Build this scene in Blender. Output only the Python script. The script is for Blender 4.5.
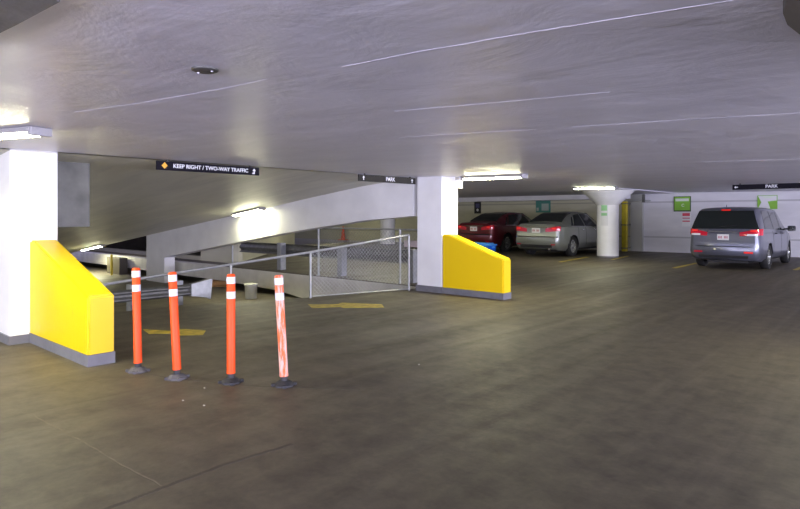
import bpy, bmesh, math, random
from mathutils import Vector, Matrix
from mathutils.geometry import tessellate_polygon
random.seed(7)
PI = math.pi
C = bpy.context.scene.collection
for o in list(bpy.data.objects): bpy.data.objects.remove(o)

# ------------------------------------------------------------------ camera, world, exposure
TH = math.radians(42.0); SN, CS = math.sin(TH), math.cos(TH)
HC = 1.5; F = 600.0; VH = 216.0
cam_d = bpy.data.cameras.new('camera'); cam = bpy.data.objects.new('camera', cam_d); C.objects.link(cam)
cam.location = (0, 0, HC); cam.rotation_euler = (PI/2, 0, TH)
cam_d.sensor_width = 36; cam_d.lens = 36*F/800; cam_d.shift_y = -(254.5-VH)/800
cam_d.clip_start = 0.05; cam_d.clip_end = 200
bpy.context.scene.camera = cam
w = bpy.data.worlds.new('world'); bpy.context.scene.world = w; w.use_nodes = True
bg = w.node_tree.nodes['Background']; bg.inputs[0].default_value = (0.62, 0.60, 1.0, 1); bg.inputs[1].default_value = 1.0
vs = bpy.context.scene.view_settings
vs.view_transform = 'Standard'; vs.look = 'None'; vs.exposure = 0.55; vs.gamma = 1.0; vs.use_curve_mapping = False
LAMP = 78.0          # emission of the fluorescent lenses
LAMP_COL = (1.0, 0.97, 0.64)

def fill_light(name, loc, rot, sx, sy, w_, col):     # added area lights that fill the ceiling and far bays
    ld = bpy.data.lights.new(name, 'AREA'); ld.shape = 'RECTANGLE'; ld.size = sx; ld.size_y = sy; ld.energy = w_; ld.color = col
    lo = bpy.data.objects.new(name, ld); C.objects.link(lo); lo.location = loc; lo.rotation_euler = rot; return lo
fill_light('fill_behind', (1, -8, .9), (PI/2+math.radians(27), 0, 0), 16, 1.6, 1450, (.76, .75, 1.0))
fill_light('fill_right', (10.5, 8, .9), (PI/2+math.radians(22), 0, PI/2), 25, 1.6, 3000, (.76, .75, 1.0))

def ray(u, v): return (u-400)/F, (VH-v)/F
def at_h(u, v, h=0.0):                     # pixel -> point on a horizontal plane
    r, s = ray(u, v); z = (h-HC)/s
    return Vector((z*(r*CS-SN), z*(CS+r*SN), h))
def at_Y(u, v, Y):
    r, s = ray(u, v); z = Y/(CS+r*SN); return Vector((z*(r*CS-SN), Y, HC+s*z))
def at_X(u, v, X):
    r, s = ray(u, v); z = X/(r*CS-SN); return Vector((X, z*(CS+r*SN), HC+s*z))

# ------------------------------------------------------------------ helpers
def tag(o, label=None, cat=None, group=None, kind=None):
    if label: o['label'] = label
    if cat: o['category'] = cat
    if group: o['group'] = group
    if kind: o['kind'] = kind
    return o
def thing(name, label, cat, loc=(0,0,0), rz=0.0, group=None):
    o = bpy.data.objects.new(name, None); C.objects.link(o)
    o.empty_display_size = 0.1
    o.location = loc; o.rotation_euler = (0,0,rz)
    return tag(o, label, cat, group)
def obj(name, bm, m, parent=None, smooth=False, angle=35, label=None):
    me = bpy.data.meshes.new(name)
    bmesh.ops.recalc_face_normals(bm, faces=bm.faces)
    bm.to_mesh(me); bm.free()
    for mm in (m if isinstance(m, (list, tuple)) else [m]): me.materials.append(mm)
    if smooth:
        for p in me.polygons: p.use_smooth = True
        me.set_sharp_from_angle(angle=math.radians(angle))
    o = bpy.data.objects.new(name, me); C.objects.link(o)
    if parent: o.parent = parent
    if label: o['label'] = label
    return o
def struct(name, bm, m, smooth=False): return tag(obj(name, bm, m, None, smooth), kind='structure')
def copy_tree(o, parent=None):
    c = o.copy(); C.objects.link(c)
    if parent: c.parent = parent
    for ch in list(o.children): copy_tree(ch, c)
    return c
def NB(): return bmesh.new()
def box(bm, x0, x1, y0, y1, z0, z1, M=None, bev=0.0):
    vs_ = [bm.verts.new((x, y, z)) for z in (z0, z1) for x, y in ((x0,y0),(x1,y0),(x1,y1),(x0,y1))]
    fs = [bm.faces.new([vs_[i] for i in f]) for f in ((3,2,1,0),(4,5,6,7),(0,1,5,4),(1,2,6,5),(2,3,7,6),(3,0,4,7))]
    if bev > 0:
        es = list({e for f in fs for e in f.edges})
        r = bmesh.ops.bevel(bm, geom=es, offset=bev, segments=2, affect='EDGES', profile=0.5)
        vs_ = list({v for f in r['faces'] for v in f.verts} | {v for v in vs_ if v.is_valid})
    if M is not None: bmesh.ops.transform(bm, matrix=M, verts=[v for v in vs_ if v.is_valid])
def prism(bm, pts, axis, a, b, mi=0):
    """pts 2D outline; extruded along axis 'x','y','z' from a to b"""
    def mk(p, t):
        return {'x': (t, p[0], p[1]), 'y': (p[0], t, p[1]), 'z': (p[0], p[1], t)}[axis]
    A = [bm.verts.new(mk(p, a)) for p in pts]; B = [bm.verts.new(mk(p, b)) for p in pts]
    n = len(pts); fs = []
    if n > 5:
        for tri in tessellate_polygon([[Vector((p[0], p[1], 0)) for p in pts]]):
            fs.append(bm.faces.new([A[i] for i in tri])); fs.append(bm.faces.new([B[i] for i in reversed(tri)]))
    else: fs = [bm.faces.new(A), bm.faces.new(list(reversed(B)))]
    for i in range(n): fs.append(bm.faces.new((A[i], A[(i+1)%n], B[(i+1)%n], B[i])))
    for f in fs: f.material_index = mi
    return A+B
def tube(bm, path, r, n=10, caps=True):
    path = [Vector(p) for p in path]; rings = []
    rs = r if isinstance(r, (list, tuple)) else [r]*len(path)
    up = None
    for i, p in enumerate(path):
        d = (path[min(i+1, len(path)-1)] - path[max(i-1, 0)]).normalized()
        if up is None: up = Vector((0,0,1)) if abs(d.z) < .9 else Vector((1,0,0))
        a = d.cross(up).normalized(); b = d.cross(a).normalized()
        rings.append([bm.verts.new(p + rs[i]*(math.cos(2*PI*k/n)*a + math.sin(2*PI*k/n)*b)) for k in range(n)])
    for i in range(len(rings)-1):
        for k in range(n):
            bm.faces.new((rings[i][k], rings[i][(k+1)%n], rings[i+1][(k+1)%n], rings[i+1][k]))
    if caps: bm.faces.new(rings[0]); bm.faces.new(list(reversed(rings[-1])))
def lathe(bm, prof, n=24, c=(0,0,0), M=None):
    rings = []; new = []
    for r, z in prof:
        if r < 1e-5: ring = [bm.verts.new((c[0], c[1], c[2]+z))]
        else: ring = [bm.verts.new((c[0]+r*math.cos(2*PI*k/n), c[1]+r*math.sin(2*PI*k/n), c[2]+z)) for k in range(n)]
        rings.append(ring); new += ring
    for a, b in zip(rings, rings[1:]):
        for k in range(n):
            q = [a[k%len(a)], a[(k+1)%len(a)], b[(k+1)%len(b)], b[k%len(b)]]
            q2 = []
            for v in q:
                if v not in q2: q2.append(v)
            if len(q2) > 2: bm.faces.new(q2)
    for ring in (rings[0], rings[-1]):
        if len(ring) > 2:
            try: bm.faces.new(ring)
            except ValueError: pass
    if M is not None: bmesh.ops.transform(bm, matrix=M, verts=new)

# ------------------------------------------------------------------ materials
def new_mat(name):
    m = bpy.data.materials.new(name); m.use_nodes = True
    return m, m.node_tree, m.node_tree.nodes['Principled BSDF']
def mat(name, col, rough=0.5, metal=0.0, coat=0.0, var=0.0, scale=8.0, bump=0.0, spec=0.5, bscale=None):
    m, nt, b = new_mat(name)
    b.inputs['Base Color'].default_value = (*col, 1); b.inputs['Roughness'].default_value = rough
    b.inputs['Metallic'].default_value = metal; b.inputs['Coat Weight'].default_value = coat
    b.inputs['Coat Roughness'].default_value = 0.05
    b.inputs['Specular IOR Level'].default_value = spec
    tc = nt.nodes.new('ShaderNodeTexCoord')
    if var > 0:
        nz = nt.nodes.new('ShaderNodeTexNoise'); nz.inputs['Scale'].default_value = scale; nz.inputs['Detail'].default_value = 6
        nt.links.new(tc.outputs['Object'], nz.inputs['Vector'])
        rp = nt.nodes.new('ShaderNodeValToRGB')
        rp.color_ramp.elements[0].position = .3; rp.color_ramp.elements[1].position = .7
        rp.color_ramp.elements[0].color = (*[c*(1-var) for c in col], 1); rp.color_ramp.elements[1].color = (*[min(1, c*(1+var*.6)) for c in col], 1)
        nt.links.new(nz.outputs['Fac'], rp.inputs['Fac']); nt.links.new(rp.outputs['Color'], b.inputs['Base Color'])
    if bump > 0:
        n2 = nt.nodes.new('ShaderNodeTexNoise'); n2.inputs['Scale'].default_value = bscale or scale*6; n2.inputs['Detail'].default_value = 5
        nt.links.new(tc.outputs['Object'], n2.inputs['Vector'])
        bp = nt.nodes.new('ShaderNodeBump'); bp.inputs['Strength'].default_value = bump; bp.inputs['Distance'].default_value = .02
        nt.links.new(n2.outputs['Fac'], bp.inputs['Height']); nt.links.new(bp.outputs['Normal'], b.inputs['Normal'])
    return m
def emis(name, col, s):
    m, nt, b = new_mat(name)
    b.inputs['Base Color'].default_value = (.9,.9,.88,1)
    b.inputs['Emission Color'].default_value = (*col, 1); b.inputs['Emission Strength'].default_value = s
    return m
class N:                                     # tiny node builder
    def __init__(s, nt): s.nt = nt
    def n(s, t, **kw):
        nd = s.nt.nodes.new(t)
        for k, v in kw.items(): setattr(nd, k, v)
        return nd
    def l(s, a, b): s.nt.links.new(a, b)
    def noise(s, vec, scale, detail=6, dist=0.0, rough=.5):
        nz = s.n('ShaderNodeTexNoise'); nz.inputs['Scale'].default_value = scale; nz.inputs['Detail'].default_value = detail
        nz.inputs['Distortion'].default_value = dist; nz.inputs['Roughness'].default_value = rough
        s.l(vec, nz.inputs['Vector']); return nz.outputs['Fac']
    def mapping(s, vec, sc=(1,1,1), rot=(0,0,0), loc=(0,0,0)):
        m = s.n('ShaderNodeMapping'); m.inputs['Scale'].default_value = sc; m.inputs['Rotation'].default_value = rot; m.inputs['Location'].default_value = loc
        s.l(vec, m.inputs['Vector']); return m.outputs['Vector']
    def ramp(s, fac, stops):
        r = s.n('ShaderNodeValToRGB'); cr = r.color_ramp
        while len(cr.elements) < len(stops): cr.elements.new(.5)
        for e, (p, c) in zip(cr.elements, stops):
            e.position = p; e.color = (c, c, c, 1) if not isinstance(c, tuple) else (*c, 1)
        s.l(fac, r.inputs['Fac']); return r.outputs['Color']
    def mix(s, fac, a, b, mode='MIX'):
        m = s.n('ShaderNodeMix', data_type='RGBA', blend_type=mode)
        for sock, x in ((m.inputs[0], fac), (m.inputs[6], a), (m.inputs[7], b)):
            if isinstance(x, (int, float)): sock.default_value = x
            elif isinstance(x, tuple): sock.default_value = (*x, 1)
            else: s.l(x, sock)
        return m.outputs[2]
    def bump(s, h, st, dist=.02):
        b = s.n('ShaderNodeBump'); b.inputs['Strength'].default_value = st; b.inputs['Distance'].default_value = dist
        s.l(h, b.inputs['Height']); return b.outputs['Normal']

def floor_mat():
    m, nt, b = new_mat('worn_floor_concrete'); g = N(nt)
    p = g.n('ShaderNodeNewGeometry').outputs['Position']
    big = g.noise(g.mapping(p, (.16,.16,.16)), 1.6, 4, .6)
    streak = g.noise(g.mapping(p, (1.5,.16,1), (0,0,.35)), 1.5, 7, .7, .6)      # tyre tracks sweeping down the aisle
    fine = g.noise(p, 22, 8, 0, .7)
    spot = g.noise(p, 4.5, 5, .3, .6)
    c = g.ramp(big, [(.3, (.066,.055,.038)), (.7, (.13,.112,.075))])
    c = g.mix(.42, c, g.ramp(streak, [(.32, (.055,.046,.036)), (.55, (.105,.090,.066)), (.75, (.19,.165,.118))]))
    c = g.mix(.5, c, g.ramp(spot, [(.32, (.048,.040,.030)), (.68, (.165,.143,.103))]))
    c = g.mix(.6, c, g.ramp(fine, [(.3, (.64,.62,.56)), (.7, (1.08,1.05,.98))]), 'MULTIPLY')
    g.l(c, b.inputs['Base Color'])
    g.l(g.ramp(streak, [(.3, .68), (.7, .50)]), b.inputs['Roughness'])
    g.l(g.bump(fine, .25, .01), b.inputs['Normal'])
    b.inputs['Specular IOR Level'].default_value = .5
    return m
def ceil_mat():
    m, nt, b = new_mat('painted_ceiling_concrete'); g = N(nt)
    p = g.n('ShaderNodeNewGeometry').outputs['Position']
    form = g.noise(g.mapping(p, (.35,1.6,1)), 1.3, 5, .5)
    mott = g.noise(p, 2.2, 8, .6, .6)
    fine = g.noise(p, 30, 6)
    c = g.ramp(form, [(.3, (.62,.615,.69)), (.7, (.77,.76,.84))])
    c = g.mix(.4, c, g.ramp(mott, [(.3, (.56,.555,.62)), (.7, (.80,.79,.87))]))
    g.l(c, b.inputs['Base Color'])
    g.l(g.ramp(mott, [(.3, .30), (.7, .48)]), b.inputs['Roughness'])
    wv = g.mix(.5, form, mott)
    n1 = g.bump(wv, .36, .07)
    g.l(n1, b.inputs['Normal'])
    return m
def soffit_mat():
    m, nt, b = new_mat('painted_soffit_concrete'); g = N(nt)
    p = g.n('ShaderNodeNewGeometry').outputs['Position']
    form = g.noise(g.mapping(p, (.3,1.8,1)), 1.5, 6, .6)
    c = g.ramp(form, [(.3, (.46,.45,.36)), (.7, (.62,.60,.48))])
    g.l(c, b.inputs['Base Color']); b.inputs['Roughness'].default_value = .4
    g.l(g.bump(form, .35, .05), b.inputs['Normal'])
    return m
def wall_mat(name, base, lines=()):
    m, nt, b = new_mat(name); g = N(nt)
    p = g.n('ShaderNodeNewGeometry').outputs['Position']
    st = g.noise(g.mapping(p, (.6,.6,2.5)), 1.4, 6, .5)
    c = g.ramp(st, [(.3, tuple(x*.86 for x in base)), (.7, base)])
    if lines:
        sx = g.n('ShaderNodeSeparateXYZ'); g.l(p, sx.inputs[0])
        for z0 in lines:                      # horizontal joints between the wall's cast courses
            d = g.n('ShaderNodeMath', operation='SUBTRACT'); g.l(sx.outputs['Z'], d.inputs[0]); d.inputs[1].default_value = z0
            a = g.n('ShaderNodeMath', operation='ABSOLUTE'); g.l(d.outputs[0], a.inputs[0])
            k = g.n('ShaderNodeMath', operation='LESS_THAN'); g.l(a.outputs[0], k.inputs[0]); k.inputs[1].default_value = .03
            c = g.mix(k.outputs[0], c, tuple(x*.62 for x in base))
    g.l(c, b.inputs['Base Color']); b.inputs['Roughness'].default_value = .5
    return m
def yellow_mat():
    m, nt, b = new_mat('yellow_barrier_paint'); g = N(nt)
    p = g.n('ShaderNodeNewGeometry').outputs['Position']
    a = g.noise(p, 5, 7, .4, .65)
    c = g.mix(g.ramp(a, [(.68, 0.0), (.74, .5)]), (.88,.60,.0), (.52,.40,.08))
    g.l(c, b.inputs['Base Color']); b.inputs['Roughness'].default_value = .42
    g.l(g.bump(g.noise(p, 14, 4), .15, .01), b.inputs['Normal'])
    return m
M_floor, M_ceil, M_soff = floor_mat(), ceil_mat(), soffit_mat()
M_wall = wall_mat('painted_back_wall', (.72,.71,.74), (.62, 2.08))
M_olive = wall_mat('cream_ramp_wall', (.50,.48,.34), ())
M_white = mat('white_column_paint', (.86,.86,.86), .42, var=.05, scale=3, bump=.08, bscale=20)
M_beam = mat('white_beam_paint', (.80,.795,.80), .5, var=.08, scale=2, bump=.12, bscale=10)
M_band = mat('cream_slab_edge_paint', (.68,.665,.61), .55, var=.16, scale=2.5, bump=.2, bscale=12)
M_grey = mat('grey_base_paint', (.17,.17,.19), .5, var=.15, scale=8, bump=.1)
M_yellow = yellow_mat()
M_dark = mat('dark_backdrop_and_shade', (.09,.08,.07), .7, var=.3, scale=2)
M_patch = mat('dark_ceiling_patch', (.20,.195,.19), .6, var=.2, scale=4, bump=.2)
M_caulk = mat('pale_joint_sealant', (.72,.71,.79), .5, var=.38, scale=5)
M_galv = mat('galvanised_steel', (.42,.43,.42), .45, .6, var=.15, scale=12)
M_gdark = mat('weathered_guard_steel', (.15,.15,.135), .55, .4, var=.3, scale=9)
M_gpost = mat('grey_guard_post', (.30,.31,.32), .6, .2, var=.15, scale=9)
M_lens = emis('lit_lamp_lens', LAMP_COL, LAMP)
M_house = mat('lamp_housing_grey', (.36,.35,.36), .5, .3)
M_line = mat('yellow_floor_paint', (.50,.38,.04), .55, var=.45, scale=9)
M_signblk = mat('black_sign_face', (.010,.009,.014), .8, spec=.15)
M_signgry = mat('faded_black_sign_face', (.04,.038,.033), .8, spec=.15)
M_txt = mat('white_lettering', (.75,.76,.78), .5)
M_orsym = mat('amber_sign_symbol', (.85,.42,.02), .5)
M_frame = mat('dark_frame', (.02,.02,.02), .4)

# ------------------------------------------------------------------ the setting
def sstep(a, b, t):
    t = max(0, min(1, (t-a)/(b-a))); return t*t*(3-2*t)
def ceil_h(x, y): return 2.28 + .17*sstep(9.5, 22, y) - .011*(x+8)
def on_ceil(u, v):
    h = 2.25
    for _ in range(12): p = at_h(u, v, h); h = ceil_h(p.x, p.y)
    return Vector((p.x, p.y, h))
def beam_top(x):
    pts = [(-8, 2.27), (-9.6, 2.13), (-13.2, 1.67), (-19.7, .84), (-31, -.60)]
    for (a, ha), (b, hb) in zip(pts, pts[1:]):
        if x >= b: return ha + (hb-ha)*(x-a)/(b-a)
    return pts[-1][1]
YB = 9.2                       # plane of the ramp beam and of the right-hand column face
YBAND = 9.82
WALLY = 25.9
# crest where the entry floor ends above the ramp well
crest = [(-9.6,-12.0), (-9.6,2.0), (-9.55,3.75), (-9.5,5.0), (-9.15,5.75), (-8.65,7.05), (-8.62,7.7), (-8.15,9.0), (-8.0,YBAND)]
bm = NB()
pts = [(11,-12)] + crest[:1] + crest[1:] + [(-16.4,YBAND+.02), (-16.4,10.5), (-24.8,19.4), (-24.8,WALLY+.2), (11,WALLY+.2)]
prism(bm, pts, 'z', -.22, 0)
struct('floor', bm, M_floor)
bm = NB(); prism(bm, [(-40,-12), (-7.6,-12), (-7.6,YBAND+.5), (-12,YBAND+.5), (-16,WALLY), (-40,WALLY)], 'z', -.82, -.64)
struct('floor_lower', bm, M_floor)
# ceiling sheet with thickness
bm = NB(); xs = [11-1.0*i for i in range(20)]; xs = [x for x in xs if x > -8] + [-8.0]; ys = [-12+1.0*i for i in range(38)] + [WALLY+.2]
g = [[(bm.verts.new((x, y, ceil_h(x, y))), bm.verts.new((x, y, ceil_h(x, y)+.3))) for y in ys] for x in xs]
for i in range(len(xs)-1):
    for j in range(len(ys)-1):
        for k in (0, 1): bm.faces.new((g[i][j][k], g[i+1][j][k], g[i+1][j+1][k], g[i][j+1][k]))
for i in range(len(xs)-1):
    for j in (0, -1): bm.faces.new((g[i][j][0], g[i+1][j][0], g[i+1][j][1], g[i][j][1]))
for j in range(len(ys)-1):
    for i in (0, -1): bm.faces.new((g[i][j][0], g[i][j+1][0], g[i][j+1][1], g[i][j][1]))
struct('ceiling', bm, M_ceil, True)
bm = NB(); box(bm, -40, -8.0, YB+.4, WALLY+.2, 2.42, 2.7); struct('ceiling_beyond', bm, M_ceil)
# underside of the ramp coming down over the entry
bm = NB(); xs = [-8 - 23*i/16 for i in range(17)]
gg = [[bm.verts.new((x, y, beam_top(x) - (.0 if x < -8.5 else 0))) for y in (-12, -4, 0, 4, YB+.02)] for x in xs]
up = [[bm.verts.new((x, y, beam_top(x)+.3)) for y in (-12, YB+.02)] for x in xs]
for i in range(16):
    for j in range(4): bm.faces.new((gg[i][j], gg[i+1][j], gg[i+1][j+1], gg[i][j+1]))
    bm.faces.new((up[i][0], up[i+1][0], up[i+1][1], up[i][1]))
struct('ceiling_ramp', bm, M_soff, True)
# long sloping beam
tp = [(-7.92, 2.5), (-7.92, 1.5), (-9.36, 1.40), (-10.8, 1.24), (-12.35, 1.05), (-15, .68), (-18.3, .20), (-18.4, .17), (-18.4, -.64), (-19.65, -.64), (-19.65, .845),
      (-16.5, 1.26), (-13.2, 1.68), (-11.4, 1.92), (-9.6, 2.14), (-8.8, 2.22)]
bm = NB(); prism(bm, tp, 'y', YB, YB+.35)
struct('wall_ramp_beam', bm, M_beam)
# slab edge band across the ramp well
bm = NB()
prism(bm, [(-8.0,-.02), (-8.0,-.66), (-11.8,-.66), (-13.4,-.50), (-16.0,-.44), (-31,-.42), (-31,-.02)], 'y', YBAND, YBAND+.3)
struct('trim_slab_edge', bm, M_band)
bm = NB(); box(bm, -31, -16.4, YBAND+.31, 10.7, -.3, -.02); struct('floor_far_ledge', bm, M_floor)
# cream wall behind the well, running along the far ramp
def poly_wall(name, pts, t, z0, z1, m):
    bm = NB()
    for (a, b) in zip(pts, pts[1:]):
        d = (Vector(b)-Vector(a)).normalized(); n = Vector((-d.y, d.x))*t
        prism(bm, [a, b, (b[0]+n.x, b[1]+n.y), (a[0]+n.x, a[1]+n.y)], 'z', z0, z1)
    return struct(name, bm, m)
poly_wall('wall_far_ramp', [(-24.8,19.4), (-16.6,10.75)], -.15, -.02, 2.42, M_olive)
poly_wall('wall_far_landing', [(-16.6,10.75), (-18.9,10.75)], -.15, -.02, 2.42, M_olive)
bm = NB(); box(bm, -40, 11, WALLY, WALLY+.2, -.8, 2.7); struct('wall_back', bm, M_wall)
bm = NB(); box(bm, -40, at_Y(631,240,25.86).x, 25.86, WALLY+.01, -.02, 2.46); struct('wall_back_cream', bm, wall_mat('cream_back_wall', (.66,.64,.48), (.62, 2.08)))
bm = NB(); box(bm, -40.2, -40, -12, WALLY+.2, -.8, 2.7); struct('wall_left', bm, M_dark)
bm = NB(); box(bm, -40, -8.2, -12.2, -12, -.8, 2.6); struct('wall_near_left', bm, M_dark)
bm = NB(); box(bm, -40, -10, YBAND+4.2, YBAND+4.4, -.8, -.3); struct('wall_under_slab', bm, M_olive)
bm = NB(); box(bm, 11, 11.2, 22, WALLY+.2, 0, 2.7); struct('wall_right', bm, M_wall)
# drop beam at the head of the back wall, left bays
bm = NB(); box(bm, -24, -9.7, 24.6, 25.3, 2.22, 2.44); struct('trim_drop_beam', bm, M_beam)
# shallow drop panels over the two gate columns
bm = NB(); box(bm, -7.2, -7.06, 9.45, 9.7, 2.05, 2.27); struct('trim_column_haunch', bm, M_white)
# darker patch of ceiling and joints of sealant
def strip(name, pix, wd, m, dz=-.0012, rag=0.0):
    ps = [on_ceil(*p) for p in pix]; bm = NB(); L, R = [], []
    out = []
    for a, b in zip(ps, ps[1:]):
        for k in range(8): out.append(a.lerp(b, k/8))
    out.append(ps[-1])
    for i, p in enumerate(out):
        d = (out[min(i+1, len(out)-1)]-out[max(0, i-1)]).normalized(); n = Vector((-d.y, d.x, 0)).normalized()
        ww = wd*(1+rag*(random.random()-.5)*2)*.5; s = rag*wd*(random.random()-.5); h = ceil_h(p.x, p.y)
        q0, q1 = p+n*(ww+s), p-n*(ww-s)
        L.append([bm.verts.new((q0.x, q0.y, h+.004)), bm.verts.new((q0.x, q0.y, h+dz))]); R.append([bm.verts.new((q1.x, q1.y, h+.004)), bm.verts.new((q1.x, q1.y, h+dz))])
    for i in range(len(L)-1):
        bm.faces.new((L[i][1], R[i][1], R[i+1][1], L[i+1][1])); bm.faces.new((L[i][0], L[i][1], L[i+1][1], L[i+1][0])); bm.faces.new((R[i][0], R[i][1], R[i+1][1], R[i+1][0]))
    return struct(name, bm, m)
strip('trim_1', [(343,67),(400,55.5),(500,38),(565,27)], .015, M_caulk, rag=.4)
strip('trim_2', [(565,27),(640,15),(735,0)], .007, M_caulk, rag=.4)
strip('trim_3', [(395,111),(480,104),(610,92)], .008, M_caulk, rag=.5)
strip('trim_4', [(400,137.5),(470,133),(535,129.5)], .018, M_caulk, rag=.3)
strip('trim_5', [(572,127),(680,120),(800,113)], .022, M_caulk, rag=.3)
strip('trim_6', [(700,162),(800,159)], .03, M_caulk, rag=.3)
strip('trim_7', [(75,112),(140,103),(215,90),(268,79)], .006, M_caulk, rag=.8)
strip('trim_8', [(-20,36),(14,20),(60,-4)], .022, M_caulk, rag=1.0)
bm = NB(); a, b_, c_ = on_ceil(-20,36), on_ceil(60,-4), on_ceil(-60,-60); hh = ceil_h(-1.5,.3)
prism(bm, [(p.x, p.y) for p in (a, on_ceil(14,20), b_, c_)], 'z', hh-.012, hh+.03); struct('trim_9', bm, M_patch)

# columns
def block(name, x0, x1, y0, y1, z1, m=M_white):
    bm = NB(); box(bm, x0, x1, y0, y1, 0, z1, bev=.012); return struct(name, bm, m)
block('wall_left_column', -8.75, -8.04, 2.15, 2.66, 2.30)
block('wall_right_column', -7.82, -7.19, YB, 9.72, 2.29)
bm = NB(); box(bm, -8.77, -8.02, 2.13, 2.68, 0, .10); struct('baseboard_left', bm, M_grey)
bm = NB(); box(bm, -7.84, -7.17, YB-.02, 9.74, 0, .12); struct('baseboard_right', bm, M_grey)

def cone_column(name, cx, cy, label, m=M_white):
    t = thing(name, label, 'column', (cx, cy, 0)); h = ceil_h(cx, cy) if cx > -10 else 2.42
    bm = NB(); lathe(bm, [(.385,0), (.385,h-.56)], 40); obj('shaft', bm, m, t, True)
    bm = NB(); lathe(bm, [(.385,h-.56), (.95,h-.03), (.95,h+.01)], 40); obj('capital', bm, m, t, True)
    bm = NB(); lathe(bm, [(.395,0), (.395,.05)], 40); obj('base_band', bm, M_grey, t, True)
    return t
col1 = cone_column('round_column', -9.06, 21.45, 'white round column with a flared conical top beside the silver sedan')
col2 = cone_column('round_column', -21.4, 22.8, 'white round column far beyond the wire fence and grey guardrail')
# capital just overhead at the right
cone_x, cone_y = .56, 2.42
col3 = cone_column('round_column', cone_x, cone_y, 'flared column top in the upper right corner, its shade painted dark', M_dark)  # shade on this capital is put into its dark colour

# yellow barriers
def barrier(x0, x1, y0, z_hi, z_lo, label):
    t = thing('yellow_barrier', label, 'barrier', ((x0+x1)/2, y0+.13, 0))
    mx, my = (x0+x1)/2, y0+.13
    bm = NB(); fl = .16
    prism(bm, [(x0-mx, .10), (x1-mx, .10), (x1-mx, z_lo), (x0+fl-mx, z_hi), (x0-mx, z_hi)], 'y', -.13, .13)
    bmesh.ops.bevel(bm, geom=bm.edges[:], offset=.018, segments=2, affect='EDGES')
    obj('body', bm, M_yellow, t, True, 30)
    bm = NB(); box(bm, x0-mx, x1-mx+.004, -.134, .134, 0, .115); obj('base_strip', bm, M_grey, t)
    return t
barrier(-8.03, -6.28, 2.35, 1.21, .70, 'larger sloping yellow concrete barrier at the left column, beside the orange posts')
barrier(-7.18, -5.80, YB, 1.14, .72, 'sloping yellow concrete barrier at the middle white column, in front of the red car')

# dark hanging panel
t = thing('hanging_panel', 'dark grey metal panel hanging from the ceiling behind the left column', 'panel', (-8.66, 3.0, 0))
bm = NB(); box(bm, -.04, .05, -.33, .25, 1.35, 2.24, bev=.008); obj('sheet', bm, mat('dark_panel_metal', (.11,.11,.095), .5, .3, var=.4, scale=3), t)
bm = NB(); box(bm, -.045, .055, -.335, -.31, 1.34, 2.19); obj('edge_strip', bm, mat('green_edge', (.05,.3,.14), .4), t, label='green edge strip')

# ------------------------------------------------------------------ lamps
def lamp(p0, p1, label, group=None):
    p0, p1 = Vector(p0), Vector(p1); mid = (p0+p1)/2; d = p1-p0; L = d.length
    t = thing('ceiling_lamp', label, 'light', mid, 0, group)
    t.rotation_euler = (0, -math.asin(d.z/L), math.atan2(d.y, d.x))
    bm = NB(); box(bm, -L/2, L/2, -.10, .10, -.042, .0, bev=.004); obj('housing', bm, M_house, t)
    bm = NB(); prism(bm, [(-.07,-.042), (.07,-.042), (.065,-.055), (.04,-.068), (-.04,-.068), (-.065,-.055)], 'x', -L/2+.03, L/2-.03); obj('lens', bm, M_lens, t)
    for s in (-1, 1):
        bm = NB(); box(bm, s*L/2-.028, s*L/2+.028, -.095, .095, -.072, .002, bev=.006); obj('end_cap', bm, M_house, t)
    return t
def cl(x, y): return (x, y, ceil_h(x, y)-.004)
def cw(x, z): return cl(x*CS-z*SN, x*SN+z*CS)
lamp(cw(-3.06,5.10), cw(-4.22,5.66), 'lit fluorescent ceiling lamp beside the left column at the frame edge')
lamp(cl(-6.87,9.5), cl(-5.56,9.5), 'lit fluorescent ceiling lamp just right of the middle white column')
lamp(cl(-8.65,17.9), cl(-7.3,17.9), 'lit fluorescent ceiling lamp in front of the round column')
lamp((-14.0,8.95,beam_top(-14.0)-.01), (-12.75,8.95,beam_top(-12.75)-.01), 'lit fluorescent lamp high on the long sloping ramp beam')
lamp((-24.4,8.95,beam_top(-24.4)-.01), (-22.6,8.95,beam_top(-22.6)-.01), 'lit fluorescent lamp at the low far end of the ramp, left')
# unseen lamps of the same kind, added out of frame for their light
for i, (x, y) in enumerate([(-.6,18.0), (-.5,7.4), (3.0,.5), (-3,-5), (5,14)]):
    lamp(cl(x,y), cl(x+1.3,y), 'unseen fluorescent ceiling lamp added out of frame', 'lamps added out of frame')
for x, y in [(-13,13.0), (-20,17), (-26,22), (-13.9,16)]:
    lamp((x,y,2.415), (x+1.3,y,2.415), 'unseen fluorescent ceiling lamp added beyond the ramp beam', 'lamps added behind the ramp beam')  # unseen lamps added to light the area past the beam

for x, y in [(-10,-1), (-13.5,1), (-17.5,2.5)]:
    lamp((x,y,beam_top(x)-.01), (x+1.3,y,beam_top(x+1.3)-.01), 'unseen fluorescent lamp added under the ramp behind the left column', 'lamps added behind the left column')  # unseen lamps added to brighten the underside of the ramp

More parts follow.
